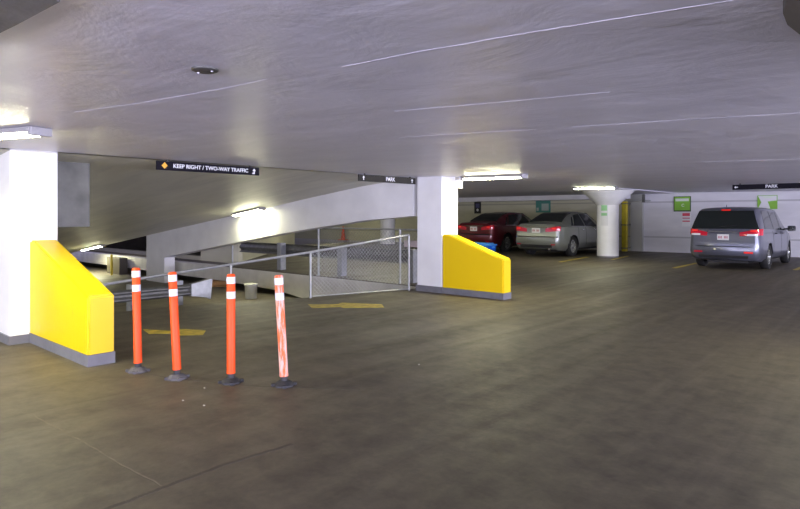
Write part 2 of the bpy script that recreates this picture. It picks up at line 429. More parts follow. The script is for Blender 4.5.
# ------------------------------------------------------------------ signs
def text_mesh(s, size, m, parent, loc, rot, name='lettering', sx=1.0, th=.002):
    cu = bpy.data.curves.new('t', 'FONT'); cu.body = s; cu.size = size; cu.align_x = 'CENTER'; cu.align_y = 'CENTER'
    cu.extrude = th; cu.offset = size*.018
    to = bpy.data.objects.new('t', cu); C.objects.link(to)
    dg = bpy.context.evaluated_depsgraph_get(); me = bpy.data.meshes.new_from_object(to.evaluated_get(dg))
    bpy.data.objects.remove(to); me.materials.clear(); me.materials.append(m)
    o = bpy.data.objects.new(name, me); C.objects.link(o); o.parent = parent; o.location = loc; o.rotation_euler = rot; o.scale = (sx, 1, 1)
    return o
def plate(parent, name, x0, x1, z0, z1, y, t, m, label=None):    # a slab in the local XZ plane, facing -y
    bm = NB(); box(bm, x0, x1, y-t, y, z0, z1); return obj(name, bm, m, parent, label=label)
def flat(parent, name, pts, y, t, m):
    bm = NB(); prism(bm, pts, 'y', y-t, y); return obj(name, bm, m, parent)
FR = (PI/2, 0, 0)
def arrow_pts(cx, cz, s, ang, hook=False):
    base = [(-.12,-.5), (.12,-.5), (.12,.05), (.38,.05), (0,.5), (-.38,.05), (-.12,.05)]
    if hook: base = [(-.42,-.5), (.12,-.5), (.12,.05), (.38,.05), (0,.5), (-.38,.05), (-.12,.05), (-.12,-.28), (-.42,-.28)]
    ca, sa = math.cos(ang), math.sin(ang)
    return [(cx+s*(x*ca-z*sa), cz+s*(x*sa+z*ca)) for x, z in base]
# sign faces +X side: local -y axis must point to world +X -> rotate +90 deg
def hang_sign(name, loc, rz, L, H, m, label, txt, size, tx=0.0, sx=1.0):
    t = thing(name, label, 'sign', loc, rz)
    plate(t, 'panel', -L/2, L/2, 0, H, .012, .024, m)
    text_mesh(txt, size, M_txt, t, (tx, -.014, H/2), FR, sx=sx)
    for s in (-1, 1):
        bm = NB(); box(bm, s*L*.40-.015, s*L*.40+.015, -.006, .006, H, H+.03); obj('hanger', bm, M_frame, t)
    return t
s1 = hang_sign('direction_sign', (-8.0+.03, 4.70, 2.135), PI/2, 1.66, .125, M_signblk, 'long black hanging sign reading KEEP RIGHT / TWO-WAY TRAFFIC', 'KEEP RIGHT / TWO-WAY TRAFFIC', .078, .015, 1.02)
flat(s1, 'warning_diamond', [(-.72-.045,.0625), (-.72,.0175), (-.72+.045,.0625), (-.72,.1075)], -.013, .003, M_orsym)
flat(s1, 'arrow', arrow_pts(.735, .0625, .085, 0, True), -.013, .003, M_txt)
s2 = hang_sign('direction_sign', (-7.83, 8.36, 2.135), PI/2, 1.58, .125, M_signgry, 'faded hanging PARK sign between two arrows, left of the middle white column', 'PARK', .105, .05)
flat(s2, 'arrow', arrow_pts(-.67, .0625, .08, 0), -.013, .003, M_txt)
flat(s2, 'arrow', arrow_pts(.68, .0625, .08, 0), -.013, .003, M_txt)
s3 = hang_sign('direction_sign', (-3.12, 17.3, 2.175), 0, 1.75, .13, M_signblk, 'black hanging PARK sign above the grey minivan', 'PARK', .11)
flat(s3, 'arrow', arrow_pts(-.79, .065, .09, PI/2), -.013, .003, M_txt)

M_green = mat('green_sign_face', (.22,.48,.05), .5); M_greend = mat('dark_green_rim', (.03,.07,.02), .5); M_pale = mat('pale_sign_print', (.70,.78,.66), .5)
M_red = mat('red_sign_print', (.62,.06,.10), .5); M_whites = mat('white_sign_face', (.74,.74,.75), .5); M_teal = mat('teal_sign_face', (.05,.25,.22), .35)
def wall_sign(u0, u1, v0, v1, label, name='wall_sign'):
    a, b = at_Y(u0, v0, WALLY), at_Y(u1, v1, WALLY); 
    t = thing(name, label, 'sign', ((a.x+b.x)/2, (25.858 if u0 < 600 else WALLY-.002), b.z)); return t, abs(b.x-a.x), a.z-b.z
t, W_, H_ = wall_sign(674, 691, 196.5, 211.5, 'square green sign with a dark rim on the back wall')
plate(t, 'rim', -W_/2, W_/2, 0, H_, 0, .03, M_greend); plate(t, 'face', -W_/2+.03, W_/2-.03, .05, H_-.02, -.03, .008, M_green)
plate(t, 'header', -W_/2+.07, W_/2-.07, H_-.20, H_-.09, -.038, .003, M_pale)
text_mesh('C', .16, M_pale, t, (.03, -.042, H_*.40), FR)
t, W_, H_ = wall_sign(682, 690.5, 213.5, 226.5, 'small white notice with red rows below the square green sign')
plate(t, 'face', -W_/2, W_/2, 0, H_, 0, .01, M_whites)
for k, (a, h) in enumerate(((.80, .12), (.58, .06), (.36, .05))): plate(t, 'printed_row', -W_*.44, W_*.44, H_*a, H_*a+h, -.01, .003, M_red if k != 1 else mat('faded_red', (.55,.25,.3), .5))
t, W_, H_ = wall_sign(757.5, 777.5, 195.5, 209, 'green and white sign on the back wall above the minivan roof')
plate(t, 'face', -W_/2, W_/2, 0, H_, 0, .02, M_green)
flat(t, 'white_swoosh', [(-W_/2+.02,.02), (W_*.15,.02), (W_*.02,H_*.55), (W_/2-.02,H_*.62), (W_/2-.02,H_-.02), (-W_/2+.02,H_-.02), (-W_*.30,H_*.5)], -.02, .004, M_whites)
flat(t, 'green_wave', [(-W_*.30,H_-.03), (W_*.40,H_-.03), (W_*.2,H_*.80), (-W_*.12,H_*.78)], -.024, .004, M_pale)
t, W_, H_ = wall_sign(536.5, 551, 196.5, 212.5, 'teal and pale sign on the back wall behind the silver sedan')
plate(t, 'face', -W_/2, W_/2, 0, H_, 0, .02, M_teal)
for a in ((-.12,.10,.72,.95), (-.1,.38,.12,.55), (-.45,-.30,.1,.3)): plate(t, 'pale_print', W_*a[0], W_*a[1], H_*a[2], H_*a[3], -.02, .003, mat('dull_pale_print', (.42,.50,.47), .5))
t, W_, H_ = wall_sign(475, 481.5, 202, 213.5, 'narrow black sign on the back wall above the red car')
plate(t, 'face', -W_/2, W_/2, 0, H_, 0, .02, M_frame)
bm = NB(); lathe(bm, [(.07,0),(.07,.004)], 16, M=Matrix.Translation((0,-.02,H_*.3)) @ Matrix.Rotation(PI/2,4,'X')); obj('white_dot', bm, M_whites, t)
plate(t, 'blue_print', -W_*.28, W_*.28, H_*.5, H_*.85, -.02, .003, mat('blue_print', (.08,.08,.2), .5))
# sheets on the round column (curved round the shaft)
def curved(parent, name, r, a0, a1, z0, z1, m, th=.006):
    bm = NB(); n = 10; V = []
    for i in range(n+1):
        a = a0+(a1-a0)*i/n
        V.append([bm.verts.new((rr*math.cos(a), rr*math.sin(a), z)) for rr in (r, r+th) for z in (z0, z1)])
    for i in range(n):
        p, q = V[i], V[i+1]
        for k in ((2,3),(1,0),(3,1),(0,2)): bm.faces.new((p[k[0]], q[k[0]], q[k[1]], p[k[1]]))
    bm.faces.new((V[0][0],V[0][1],V[0][3],V[0][2])); bm.faces.new((V[-1][0],V[-1][1],V[-1][3],V[-1][2]))
    return obj(name, bm, m, parent, True, 30)
ang0 = math.atan2(-21.45, 9.06)              # towards the camera
t = thing('column_notice', 'pale green and white notice fixed round the round column', 'sign', (-9.06, 21.45, 1.15))
curved(t, 'sheet', .388, ang0-.66, ang0+.02, 0, .77, M_whites)
curved(t, 'green_print', .395, ang0-.60, ang0-.06, .54, .74, mat('pale_green_print', (.30,.62,.30), .5))
curved(t, 'green_print', .395, ang0-.60, ang0-.06, .36, .46, mat('pale_green_print', (.30,.62,.30), .5))

# pipe, bracket, pilaster by the back wall
pt = at_Y(624.5, 250, 25.3)
t = thing('yellow_pipe', 'tall yellow pipe guard against the back wall, right of the round column', 'pipe', (pt.x, 25.3, 0))
bm = NB(); box(bm, -.10, .10, -.08, .12, 0, 2.18, bev=.02); obj('guard', bm, mat('yellow_pipe_paint', (.62,.50,.02), .5, var=.2, scale=5), t)
for z in (.12, 1.1, 2.0):
    bm = NB(); box(bm, -.115, .115, -.09, .54, z, z+.04); obj('clamp', bm, M_gdark, t)
t = thing('wall_bracket', 'grey steel bracket tray at the ceiling beside the yellow pipe', 'bracket', (pt.x+.45, 25.2, 2.12))
bm = NB(); box(bm, -.40, .45, -.1, .65, 0, .05); obj('tray', bm, M_galv, t)
bm = NB(); box(bm, .36, .45, -.12, .0, -.06, .28); obj('upright', bm, M_gdark, t)
bm = NB(); x0 = at_Y(629, 240, 25.7).x; box(bm, x0+.06, x0+.55, 25.72, WALLY, 0, 2.46); struct('wall_pilaster', bm, mat('pilaster_paint', (.42,.42,.38), .5))

# ------------------------------------------------------------------ floor markings
def mark(name, label, cat, polys):
    bm = NB()
    for pl in polys: prism(bm, [(p.x, p.y) for p in [at_h(*q) for q in pl]], 'z', .0, .004)
    return tag(obj(name, bm, M_line), label, cat)
mark('painted_arrow', 'worn yellow arrow painted on the floor behind the left orange posts', 'floor marking', [[(143,329.5),(149,334),(172,333.5),(178,335.5),(203,335),(206,330.5),(176,329),(170,331)]])
mark('painted_arrow', 'worn yellow arrow painted in front of the wire fence', 'floor marking', [[(308,304.5),(312,308),(340,307),(344,308),(384,307.5),(382,304.5),(342,302.8),(338,304.3)]])
def pline(a, b, wd, label):
    A, B = at_h(*a), at_h(*b); d = (B-A).normalized(); n = Vector((-d.y, d.x, 0))*wd/2; bm = NB()
    prism(bm, [((A+n).x,(A+n).y), ((B+n).x,(B+n).y), ((B-n).x,(B-n).y), ((A-n).x,(A-n).y)], 'z', 0, .004)
    return tag(obj('parking_line', bm, M_line), label, 'floor marking')
pline((612,259.8), (628,256), .12, 'yellow parking line running from the foot of the round column')
pline((560,262), (588,257), .12, 'faint yellow parking line beside the silver sedan wheel')
pline((674,268), (697,263), .12, 'short yellow parking line left of the minivan')
pline((795,270), (812,263), .12, 'yellow parking line right of the minivan at the frame edge')

def crack(name, pix, wd, m):
    bm = NB(); P = [at_h(*q) for q in pix]; pts = []
    for a, b in zip(P, P[1:]):
        for k in range(10):
            q = a.lerp(b, k/10); pts.append(q+Vector((random.uniform(-1,1), random.uniform(-1,1), 0))*.008)
    pts.append(P[-1])
    for a, b in zip(pts, pts[1:]):
        d = (b-a).normalized(); n = Vector((-d.y, d.x, 0))*wd/2; prism(bm, [((a+n).x,(a+n).y), ((b+n).x,(b+n).y), ((b-n).x,(b-n).y), ((a-n).x,(a-n).y)], 'z', 0, .0015)
    return struct(name, bm, m)
M_crk = mat('pale_filled_crack', (.17,.145,.105), .7, var=.3, scale=12); M_seam = mat('dark_floor_seam', (.075,.064,.047), .7, var=.3, scale=5)
crack('trim_10', [(33,415),(90,446),(162,486)], .008, M_crk)
crack('trim_11', [(100,512),(160,489),(230,463),(292,444)], .03, M_seam)
crack('trim_12', [(150,375),(190,380.5),(250,386),(300,388),(360,389.5)], .012, M_seam)

# ------------------------------------------------------------------ orange delineator posts
M_or = mat('orange_post_plastic', (.95,.085,.0), .5, var=.06, scale=10)
M_band_w = mat('white_reflective_band', (.80,.80,.84), .35)
M_rub = mat('grey_rubber_base', (.10,.095,.10), .7, var=.35, scale=18, bump=.3)
M_rubk = mat('black_rubber_base', (.025,.025,.028), .6, var=.2, scale=20)
def scuffed():
    m, nt, b = new_mat('scuffed_orange_plastic'); g = N(nt)
    tc = g.n('ShaderNodeTexCoord').outputs['Object']
    a = g.noise(g.mapping(tc, (14,14,2.2)), 2.2, 7, .5, .7)
    g.l(g.mix(g.ramp(a, [(.46, 0.0), (.56, .85)]), (.92,.15,.03), (.85,.55,.48)), b.inputs['Base Color']); b.inputs['Roughness'].default_value = .5
    return m
M_or2 = scuffed()
def delineator(ub, vb, ut, vt, label, m_o, m_b, turn):
    p = at_h(ub, vb); z = F*HC/(vb-VH); h = HC+(VH-vt)/F*z
    dx = (ut-ub)/F*z                          # sideways lean, metres
    t = thing('delineator_post', label, 'post', p, 0)
    Mx = Matrix.Rotation(turn, 4, 'Z')
    # rubber foot: faceted low pyramid with bolt lugs
    bm = NB(); lathe(bm, [(.096,0), (.094,.014), (.066,.036), (.05,.046), (0,.046)], 8, M=Mx)
    for k in range(4):
        a = turn+PI/4+k*PI/2; box(bm, -.022, .022, -.016, .016, 0, .024, M=Matrix.Translation((.088*math.cos(a), .088*math.sin(a), .001)) @ Matrix.Rotation(a,4,'Z'))
    obj('base', bm, m_b, t, True, 25)
    bm = NB(); lathe(bm, [(.036,.042), (.031,.05), (.031,.10), (0,.10)], 20); obj('collar', bm, M_rubk, t, True)
    top = Vector((dx*CS, dx*SN, h)); bot = Vector((0,0,.085)); ax = (top-bot); L = ax.length
    def seg(name, f0, f1, r, m, cap=False):
        bm = NB(); prof = [(r, f0*L), (r, f1*L)]
        if cap: prof = [(r, f0*L), (r, f1*L-.012), (r*.8, f1*L), (r*.6, f1*L), (r*.55, f1*L-.01), (0, f1*L-.01)]
        lathe(bm, prof, 24); o = obj(name, bm, m, t, True)
        o.rotation_mode = 'QUATERNION'; o.rotation_quaternion = ax.to_track_quat('Z', 'Y'); o.location = bot; return o
    seg('tube', 0, 1, .038, m_o, True)
    seg('reflective_band', .905, .973, .0392, M_band_w); seg('reflective_band', .755, .825, .0392, M_band_w)
    # joining line of tube: mould ring at foot
    seg('foot_ring', .0, .02, .0395, m_o)
    return t
delineator(138, 371.5, 136, 268, 'leftmost orange traffic post, beside the big yellow barrier', M_or, M_rub, .1)
delineator(177, 378.5, 172.3, 272, 'second orange traffic post from the left', M_or, M_rub, .5)
delineator(231, 382.5, 231, 274, 'upright third orange traffic post from the left', M_or, M_rubk, .3)
delineator(284, 385.5, 278.5, 275, 'rightmost orange traffic post, scuffed pale and leaning left', M_or2, M_rubk, .2)

# ------------------------------------------------------------------ handrail, fences, guardrails
def wire_panel(bm, P, Q, z0f, z1f, step=.055, r=.0028):
    """diamond mesh between P and Q (xy), local bottom/top height functions of distance"""
    P, Q = Vector(P), Vector(Q); L = (Q-P).length; d = (Q-P)/L
    H = max(z1f(0)-z0f(0), z1f(L)-z0f(L), 1.3)
    def w(s, z): return (P.x+d.x*s, P.y+d.y*s, z)
    for sg in (1, -1):
        k = -H if sg > 0 else 0
        while k < L+(H if sg < 0 else 0):
            seg = []                          # sample along the wire and clip to the panel
            for i in range(41):
                z = -.8+2.6*i/40; s = k+sg*(z+.0)
                if 0 <= s <= L and z0f(s) <= z <= z1f(s): seg.append((s, z))
            if len(seg) > 1: tube(bm, [w(*seg[0]), w(*seg[-1])], r, 3, False)
            k += step*1.41
rail_pts = [Vector((-7.97,9.12,1.12)), Vector((-8.55,7.05,.84)), Vector((-9.12,5.75,.66)), Vector((-9.47,4.9,.55)), Vector((-9.53,3.8,.45)), Vector((-9.53,2.2,.30))]
hand = thing('handrail', 'grey steel handrail on thin posts sloping down behind the orange posts', 'handrail', (-8.55,7.05,0)); o0 = Vector((-8.55,7.05,0))
bm = NB(); tube(bm, [p-o0 for p in rail_pts], .024, 10); obj('top_rail', bm, M_galv, hand, True)
for p in (rail_pts[0], rail_pts[1], rail_pts[2], rail_pts[4]):
    bm = NB(); tube(bm, [(p.x-o0.x, p.y-o0.y, 0), (p.x-o0.x, p.y-o0.y, p.z)], .022, 10); obj('post', bm, M_galv, hand, True)
def topf(s): return rail_pts[1].z+(rail_pts[0].z-rail_pts[1].z)*s/2.15
bm = NB(); wire_panel(bm, (0,0), (rail_pts[0].x-o0.x, rail_pts[0].y-o0.y), lambda s: .03, topf); obj('wire_mesh', bm, M_galv, hand)
bm = NB(); tube(bm, [(0,0,.03), (rail_pts[0].x-o0.x, rail_pts[0].y-o0.y, .03)], .012, 8); obj('bottom_rail', bm, M_galv, hand, True)

fn = thing('chain_link_fence', 'chain link fence with thin posts along the far edge of the ramp well', 'fence', (-8.1, YBAND+.08, 0))
bm = NB(); tube(bm, [(0,0,1.2), (-8.3,0,1.2)], .02, 8); obj('top_rail', bm, M_galv, fn, True)
for u in (232.5, 318.5, 400):
    x = at_Y(u, 250, YBAND+.08).x+8.1
    bm = NB(); tube(bm, [(x,0,0), (x,0,1.22)], .026, 8); obj('post', bm, M_galv, fn, True)
bm = NB(); wire_panel(bm, (0,0), (-3.6,0), lambda s: .05, lambda s: 1.2, step=.07, r=.0032); obj('wire_mesh', bm, M_galv, fn)

def w_profile():  # guardrail section (offset, z)
    return [(0,-.155), (.03,-.14), (.075,-.105), (.075,-.075), (.02,-.025), (.02,.025), (.075,.075), (.075,.105), (.03,.14), (0,.155)]
def guardrail(label, p0, p1, z_mid, post_pos, post_z0, side=-1, terminal=False, k=1.0):
    P, Q = Vector(p0), Vector(p1); d = Q-P; L = d.length
    t = thing('guardrail', label, 'guardrail', (P.x, P.y, post_z0), math.atan2(d.y, d.x))
    zc = z_mid-post_z0
    pr = w_profile(); pr = [(o, z*k) for o, z in pr]; outer = [(side*(o+.10), z+zc) for o, z in pr]; inner = [(side*(o+.092), z+zc) for o, z in reversed(pr)]
    bm = NB(); prism(bm, outer+inner, 'x', 0, L)
    obj('beam', bm, M_gdark, t, True, 50)
    for s in post_pos:
        bm = NB(); box(bm, s-.085, s+.085, -.09, .09, 0, zc+.19, bev=.006); pst = obj('post', bm, M_gpost, t)
    if terminal:
        bm = NB(); prism(bm, [(L-.05, zc-.16*k), (L+.26, zc-.24*k), (L+.36, zc-.30*k), (L+.40, zc+.26*k), (L+.28, zc+.24*k), (L-.05, zc+.16*k)], 'y', side*.20, side*.08)
        obj('end_shoe', bm, M_galv, t)
    return t
y2 = YBAND+.42
gp = [at_Y(u, 270, y2).x for u in (413, 342, 281.5, 240)]
guardrail('grey steel guardrail on thick posts across the ramp well, under the long white beam', (gp[0]+.25, y2), (gp[3]-.2, y2), .56, [gp[0]+.25-x for x in gp[:3]], 0, side=-1)
guardrail('low grey guardrail with a flared end, behind the two left orange posts', (-11.0, 1.0), (-11.0, 6.0), .06, [1.0, 2.7, 3.9, 4.75], -.64, side=-1, terminal=True, k=.72)
# pale plate on the fence
p = at_Y(408.5, 244, YBAND-.02)
YFP = YBAND+.06
t = thing('fence_plate', 'small pale pink plate hung on the fence left of the middle white column', 'sign', (p.x, YFP, p.z))
bm = NB(); box(bm, -.19, .19, -.012, 0, -.07, .07); obj('plate', bm, mat('pale_pink_plate', (.60,.50,.52), .5), t)

# traffic cone beyond
pc = at_h(345.5, 239.9); pc = Vector((pc.x+.1, 25.4, 0))
t = thing('traffic_cone', 'small orange traffic cone on the far floor beyond the guardrail', 'cone', pc)
bm = NB(); lathe(bm, [(.17,.03), (.15,.05), (.04,.86), (.03,.87), (0,.87)], 20); obj('cone_body', bm, mat('cone_orange', (.75,.09,.03), .5), t, True)
bm = NB(); box(bm, -.24, .24, -.24, .24, 0, .035, bev=.01); obj('foot_plate', bm, mat('cone_orange', (.75,.09,.03), .5), t)
# bucket on the lower floor
p = at_h(251, 298.5, -.64)
t = thing('bucket', 'white cylindrical bucket standing on the lower ramp floor', 'bucket', p)
bm = NB(); lathe(bm, [(.145,0), (.15,.02), (.16,.36), (.165,.365), (.165,.38), (0,.38)], 24); obj('tub', bm, mat('bucket_plastic', (.62,.62,.56), .45), t, True)
bm = NB(); lathe(bm, [(.168,.345), (.172,.35), (.172,.385), (.15,.392), (0,.392)], 24); obj('lid', bm, mat('bucket_lid', (.70,.70,.65), .45), t, True)
# tan sheet lying past the guardrail end
p = at_h(216, 285, -.64)
t = thing('plywood_sheet', 'tan sheet of board lying on the lower floor behind the guardrail end', 'board', (p.x, p.y, -.64), TH)
bm = NB(); box(bm, -.55, .55, -.5, .5, .0, .03); box(bm, -.42, .5, -.3, .4, .03, .16); obj('sheet', bm, mat('tan_board', (.50,.27,.10), .6, var=.3, scale=6), t)
# store items at the low far end
p = at_h(114, 283, -.64)
sx_ = lambda u, v, Y: at_Y(u, v, Y)
t = thing('storage_locker', 'dark steel locker standing under the slab at the low end of the ramp', 'locker', (sx_(113,280,9.4).x, 9.4, -.64))
bm = NB(); box(bm, -.55, .55, 0, .3, 0, .60, bev=.01); obj('cabinet', bm, mat('dark_locker', (.07,.06,.05), .5), t)
bm = NB(); box(bm, -.50, -.02, -.015, 0, .04, .56); obj('door', bm, mat('dark_locker_door', (.10,.09,.07), .5), t)
t = thing('bollard', 'thin yellow pole in front of the dark locker', 'pole', (sx_(113,280,9.2).x, 9.15, -.64))
bm = NB(); tube(bm, [(0,0,0), (0,0,.72)], .04, 12); tube(bm, [(0,0,.72),(0,0,.76)], [.04,.02], 12); obj('pole', bm, mat('yellow_pole', (.62,.48,.03), .5), t, True)

# blue tote
p = at_h(481, 254.3)
t = thing('plastic_tote', 'bright blue plastic tote on the floor behind the dark red car', 'container', p, 0)
M_blue = mat('blue_plastic', (.01,.13,.70), .35); M_blue2 = mat('light_blue_lid', (.08,.36,.90), .35)
bm = NB(); prism(bm, [(-.50,.0), (.50,.0), (.55,.36), (-.55,.36)], 'y', -.24, .24); bmesh.ops.bevel(bm, geom=bm.edges[:], offset=.02, segments=2, affect='EDGES'); obj('tub', bm, M_blue, t, True)
bm = NB(); box(bm, -.58, .58, -.27, .27, .355, .41, bev=.015); prism(bm, [(-.50,.40), (.50,.40), (.44,.46), (-.44,.46)], 'y', -.2, .2); obj('lid', bm, M_blue2, t, True)
for sd in (-1, 1):
    bm = NB(); box(bm, sd*.52-.05, sd*.52+.08 if sd > 0 else sd*.52+.05, -.08, .08, .27, .33, bev=.01); obj('handle', bm, M_blue2, t)

# ceiling cover
p = on_ceil(205, 69)
t = thing('ceiling_cover', 'small round dark grey cover plate screwed to the near ceiling', 'cover', (p.x, p.y, p.z))
bm = NB(); lathe(bm, [(0,-.014), (.05,-.014), (.064,-.008), (.066,.004)], 28); obj('disc', bm, mat('cover_grey', (.09,.09,.085), .5, .3), t, True)
for a in (.35, .35+PI):
    bm = NB(); lathe(bm, [(0,-.019), (.005,-.018), (.007,-.012)], 10, c=(.042*math.cos(a), .042*math.sin(a), 0)); obj('screw', bm, M_caulk, t)
# scraps on the floor
M_scrap = mat('pale_scrap', (.55,.52,.45), .7)
for (u, v, lb) in ((204.5,388.5,'pale pebble on the floor just left of the third orange post'), (183,401,'pale pebble on the floor below the second orange post'), (204,406,'pale pebble on the floor, the nearest of the three'),
                   (419,365,'tan dry leaf scrap on the bare floor right of the posts')):
    q = at_h(u, v); bm = NB(); bmesh.ops.create_icosphere(bm, subdivisions=1, radius=.008)
    for vv in bm.verts: vv.co = Vector((vv.co.x*(1+random.random()*.6), vv.co.y*(.7+random.random()*.5), max(0, vv.co.z*.7+.005)))
    o = tag(obj('floor_scrap', bm, M_scrap), lb, 'debris'); o.location = q

# ------------------------------------------------------------------ cars
def lerp_tab(tab, y):
    if y <= tab[0][0]: return tab[0][1]
    for (a, va), (b, vb) in zip(tab, tab[1:]):
        if y <= b:
            f = (y-a)/(b-a); return va+(vb-va)*f
    return tab[-1][1]
M_glass = mat('dark_car_glass', (.012,.016,.015), .08, 0, .0, spec=.6)
M_tire = mat('tyre_rubber', (.012,.012,.012), .75)
M_rim = mat('alloy_rim', (.60,.61,.58), .25, .85)
M_tail = mat('red_tail_lamp', (.55,.01,.03), .15, 0, 1.0)
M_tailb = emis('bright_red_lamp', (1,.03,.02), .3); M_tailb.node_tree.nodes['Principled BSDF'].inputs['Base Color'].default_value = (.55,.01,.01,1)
M_clear = mat('clear_reverse_lamp', (.75,.73,.73), .15, 0, .5)
M_plate = mat('number_plate_white', (.68,.66,.64), .4)
M_plater = mat('number_plate_print', (.40,.10,.12), .4)
M_trimk = mat('black_plastic_trim', (.015,.015,.016), .5)
M_chrome = mat('chrome_trim', (.8,.8,.8), .12, 1.0)

class Car:
    def __init__(s, spec, name, label, loc, rz, sc, paint):
        s.p = spec; s.paint = paint
        s.root = thing(name, label, 'car', loc, rz); s.root.scale = sc if isinstance(sc, tuple) else (sc, sc, sc)
        s.build()
    # body surface: row j (0..J) at station y, right side x>0. y runs from rear 0 to front L
    def section(s, y):
        p = s.p; W = lerp_tab(p['plan'], y); zt = lerp_tab(p['top'], y); zb = lerp_tab(p['bot'], y); belt = min(lerp_tab(p['belt'], y), zt-.03)
        rw = lerp_tab(p['roofw'], y)          # half width at the top edge
        zs = zb+.10
        wb = W*(1-.0*(y)) 
        rows = [(0, zb), (W*.86, zb), (W*.965, zs), (W*.995, zb+.24), (W, (zs+belt)*.52), (W*.985, belt-.10), (W*.955, belt)]
        top_edge = zt-.05 if zt-belt > .12 else (zt+belt)/2
        for f in (.25, .5, .75, 1.0):
            x = W*.955+(rw-W*.955)*(f**1.15); z = belt+(top_edge-belt)*f; rows.append((x, z))
        rows += [(rw*.93, zt-(.022 if zt-belt > .12 else .004)), (rw*.6, zt+.0), (0, zt+.012)]
        return rows
    def shift(s, y, z):                      # raked tail and nose
        L = s.p['L']; r = lerp_tab(s.p['rake'], z); n = lerp_tab(s.p['nose'], z)
        return y + r*max(0, 1-y/s.p['rk']) - n*max(0, 1-(L-y)/.8)
    def S(s, y, row, side=1):
        sec = s.section(y); i = int(row); f = row-i
        if i >= len(sec)-1: i, f = len(sec)-2, 1.0
        x = sec[i][0]+(sec[i+1][0]-sec[i][0])*f; z = sec[i][1]+(sec[i+1][1]-sec[i][1])*f
        return Vector((side*x, s.shift(y, z), z))
    def patch(s, name, fn, m, th=.008, nu=8, nv=4, label=None):
        """fn(a,b)->point on the skin; a thin lifted patch of it"""
        bm = NB(); P = [[fn(i/nu, j/nv) for j in range(nv+1)] for i in range(nu+1)]
        O = []
        for i in range(nu+1):
            r = []
            for j in range(nv+1):
                du = P[min(i+1,nu)][j]-P[max(i-1,0)][j]; dv = P[i][min(j+1,nv)]-P[i][max(j-1,0)]
                n = du.cross(dv)
                n = n.normalized() if n.length > 1e-9 else Vector((0,0,1))
                c = P[i][j]-Vector((0, s.p['L']*.5, .6))
                if n.dot(c) < 0: n = -n
                r.append((bm.verts.new(P[i][j]+n*th), bm.verts.new(P[i][j]-n*.02)))
            O.append(r)
        for i in range(nu):
            for j in range(nv): 
                bm.faces.new((O[i][j][0],O[i+1][j][0],O[i+1][j+1][0],O[i][j+1][0]))
        for i in range(nu):
            for j in (0, nv): bm.faces.new((O[i][j][0],O[i+1][j][0],O[i+1][j][1],O[i][j][1]))
        for j in range(nv):
            for i in (0, nu): bm.faces.new((O[i][j][0],O[i][j+1][0],O[i][j+1][1],O[i][j][1]))
        return obj(name, bm, m, s.root, True, 30, label=label)
    def rear(s, x, z):                       # point of the tail surface (flat across, raked)
        W = lerp_tab(s.p['plan'], 0); a = abs(x)
        # past the flat part follow the rounded corner
        if a <= W*.97: return Vector((x, s.shift(0, z), z))
        tab = s.p['plan']; y = 0
        while y < 1.0 and lerp_tab(tab, y) < a: y += .005
        return Vector((x, s.shift(y, z), z))
    def rq(s, name, x0, x1, z0, z1, m, th=.01, sk=0.0, **kw):
        return s.patch(name, lambda a, b: s.rear(x0+(x1-x0)*a, z0+(z1-z0)*b+sk*a), m, th, nu=10, nv=3, **kw)
    def side_win(s, name, quad, m, th=.006, side=1):
        """quad: (ya,rowa) bottom-rear, bottom-front, top-front, top-rear"""
        (a0, b0), (a1, b1), (a2, b2), (a3, b3) = quad
        def fn(u, v):
            yb, rb = a0+(a1-a0)*u, b0+(b1-b0)*u; yt, rt = a3+(a2-a3)*u, b3+(b2-b3)*u
            return s.S(yb+(yt-yb)*v, rb+(rt-rb)*v, side)
        return s.patch(name, fn, m, th, 8, 6)
    def build(s):
        p = s.p; L = p['L']; n = 64
        yy = sorted(set([0, .04, .10, .2, L-.2, L-.08, L-.03, L] + [L*i/n for i in range(1, n)] + [t[0] for t in p['top']]))
        bm = NB(); G = []
        for y in yy:
            sec = s.section(y)
            R = [bm.verts.new((x, s.shift(y, z), z)) for x, z in sec]
            Lf = [bm.verts.new((-x, s.shift(y, z), z)) if x > 1e-6 else R[k] for k, (x, z) in enumerate(sec)]
            G.append((R, Lf))
        J = len(G[0][0])
        for (R0, L0), (R1, L1) in zip(G, G[1:]):
            for j in range(J-1):
                for A, B in ((R0, R1), (L0, L1)): bm.faces.new((A[j], B[j], B[j+1], A[j+1]))
        for R, Lf in (G[0], G[-1]):
            for j in range(J-1):
                vs_ = []
                for v in (R[j], R[j+1], Lf[j+1], Lf[j]):
                    if v not in vs_: vs_.append(v)
                bm.faces.new(vs_)
        body = obj('body', bm, s.paint, s.root, True, 38)
        # wheel wells
        R = p['R']; cut = NB()
        for y in (p['yr'], p['yf']):
            for sd in (-1, 1):
                w0 = lerp_tab(p['plan'], y); lathe(cut, [(R+.055,-.14), (R+.055,.2)], 40, M=Matrix.Translation((sd*(w0-.06), y, R)) @ Matrix.Rotation(PI/2,4,'Y'))
        co = obj('cut', cut, M_trimk, s.root)
        md = body.modifiers.new('b', 'BOOLEAN'); md.object = co; md.operation = 'DIFFERENCE'; md.solver = 'EXACT'
        bpy.context.view_layer.update()
        dg = bpy.context.evaluated_depsgraph_get(); me = bpy.data.meshes.new_from_object(body.evaluated_get(dg))
        body.modifiers.clear(); body.data = me
        me.materials.clear(); me.materials.append(s.paint); me.materials.append(M_trimk)
        bpy.data.objects.remove(co)
        for pl in me.polygons:
            c = pl.center
            inside = any(abs(math.hypot(c.y-y, c.z-R)-(R+.055)) < .012 for y in (p['yr'], p['yf'])) 
            well = any(math.hypot(c.y-y, c.z-R) < R+.05 for y in (p['yr'], p['yf'])) and abs(c.x) < p['wmax']-.18
            pl.material_index = 1 if (inside or well) and c.z > .2 else 0
            if c.z < .26 and abs(pl.normal.z) > .7: pl.material_index = 1
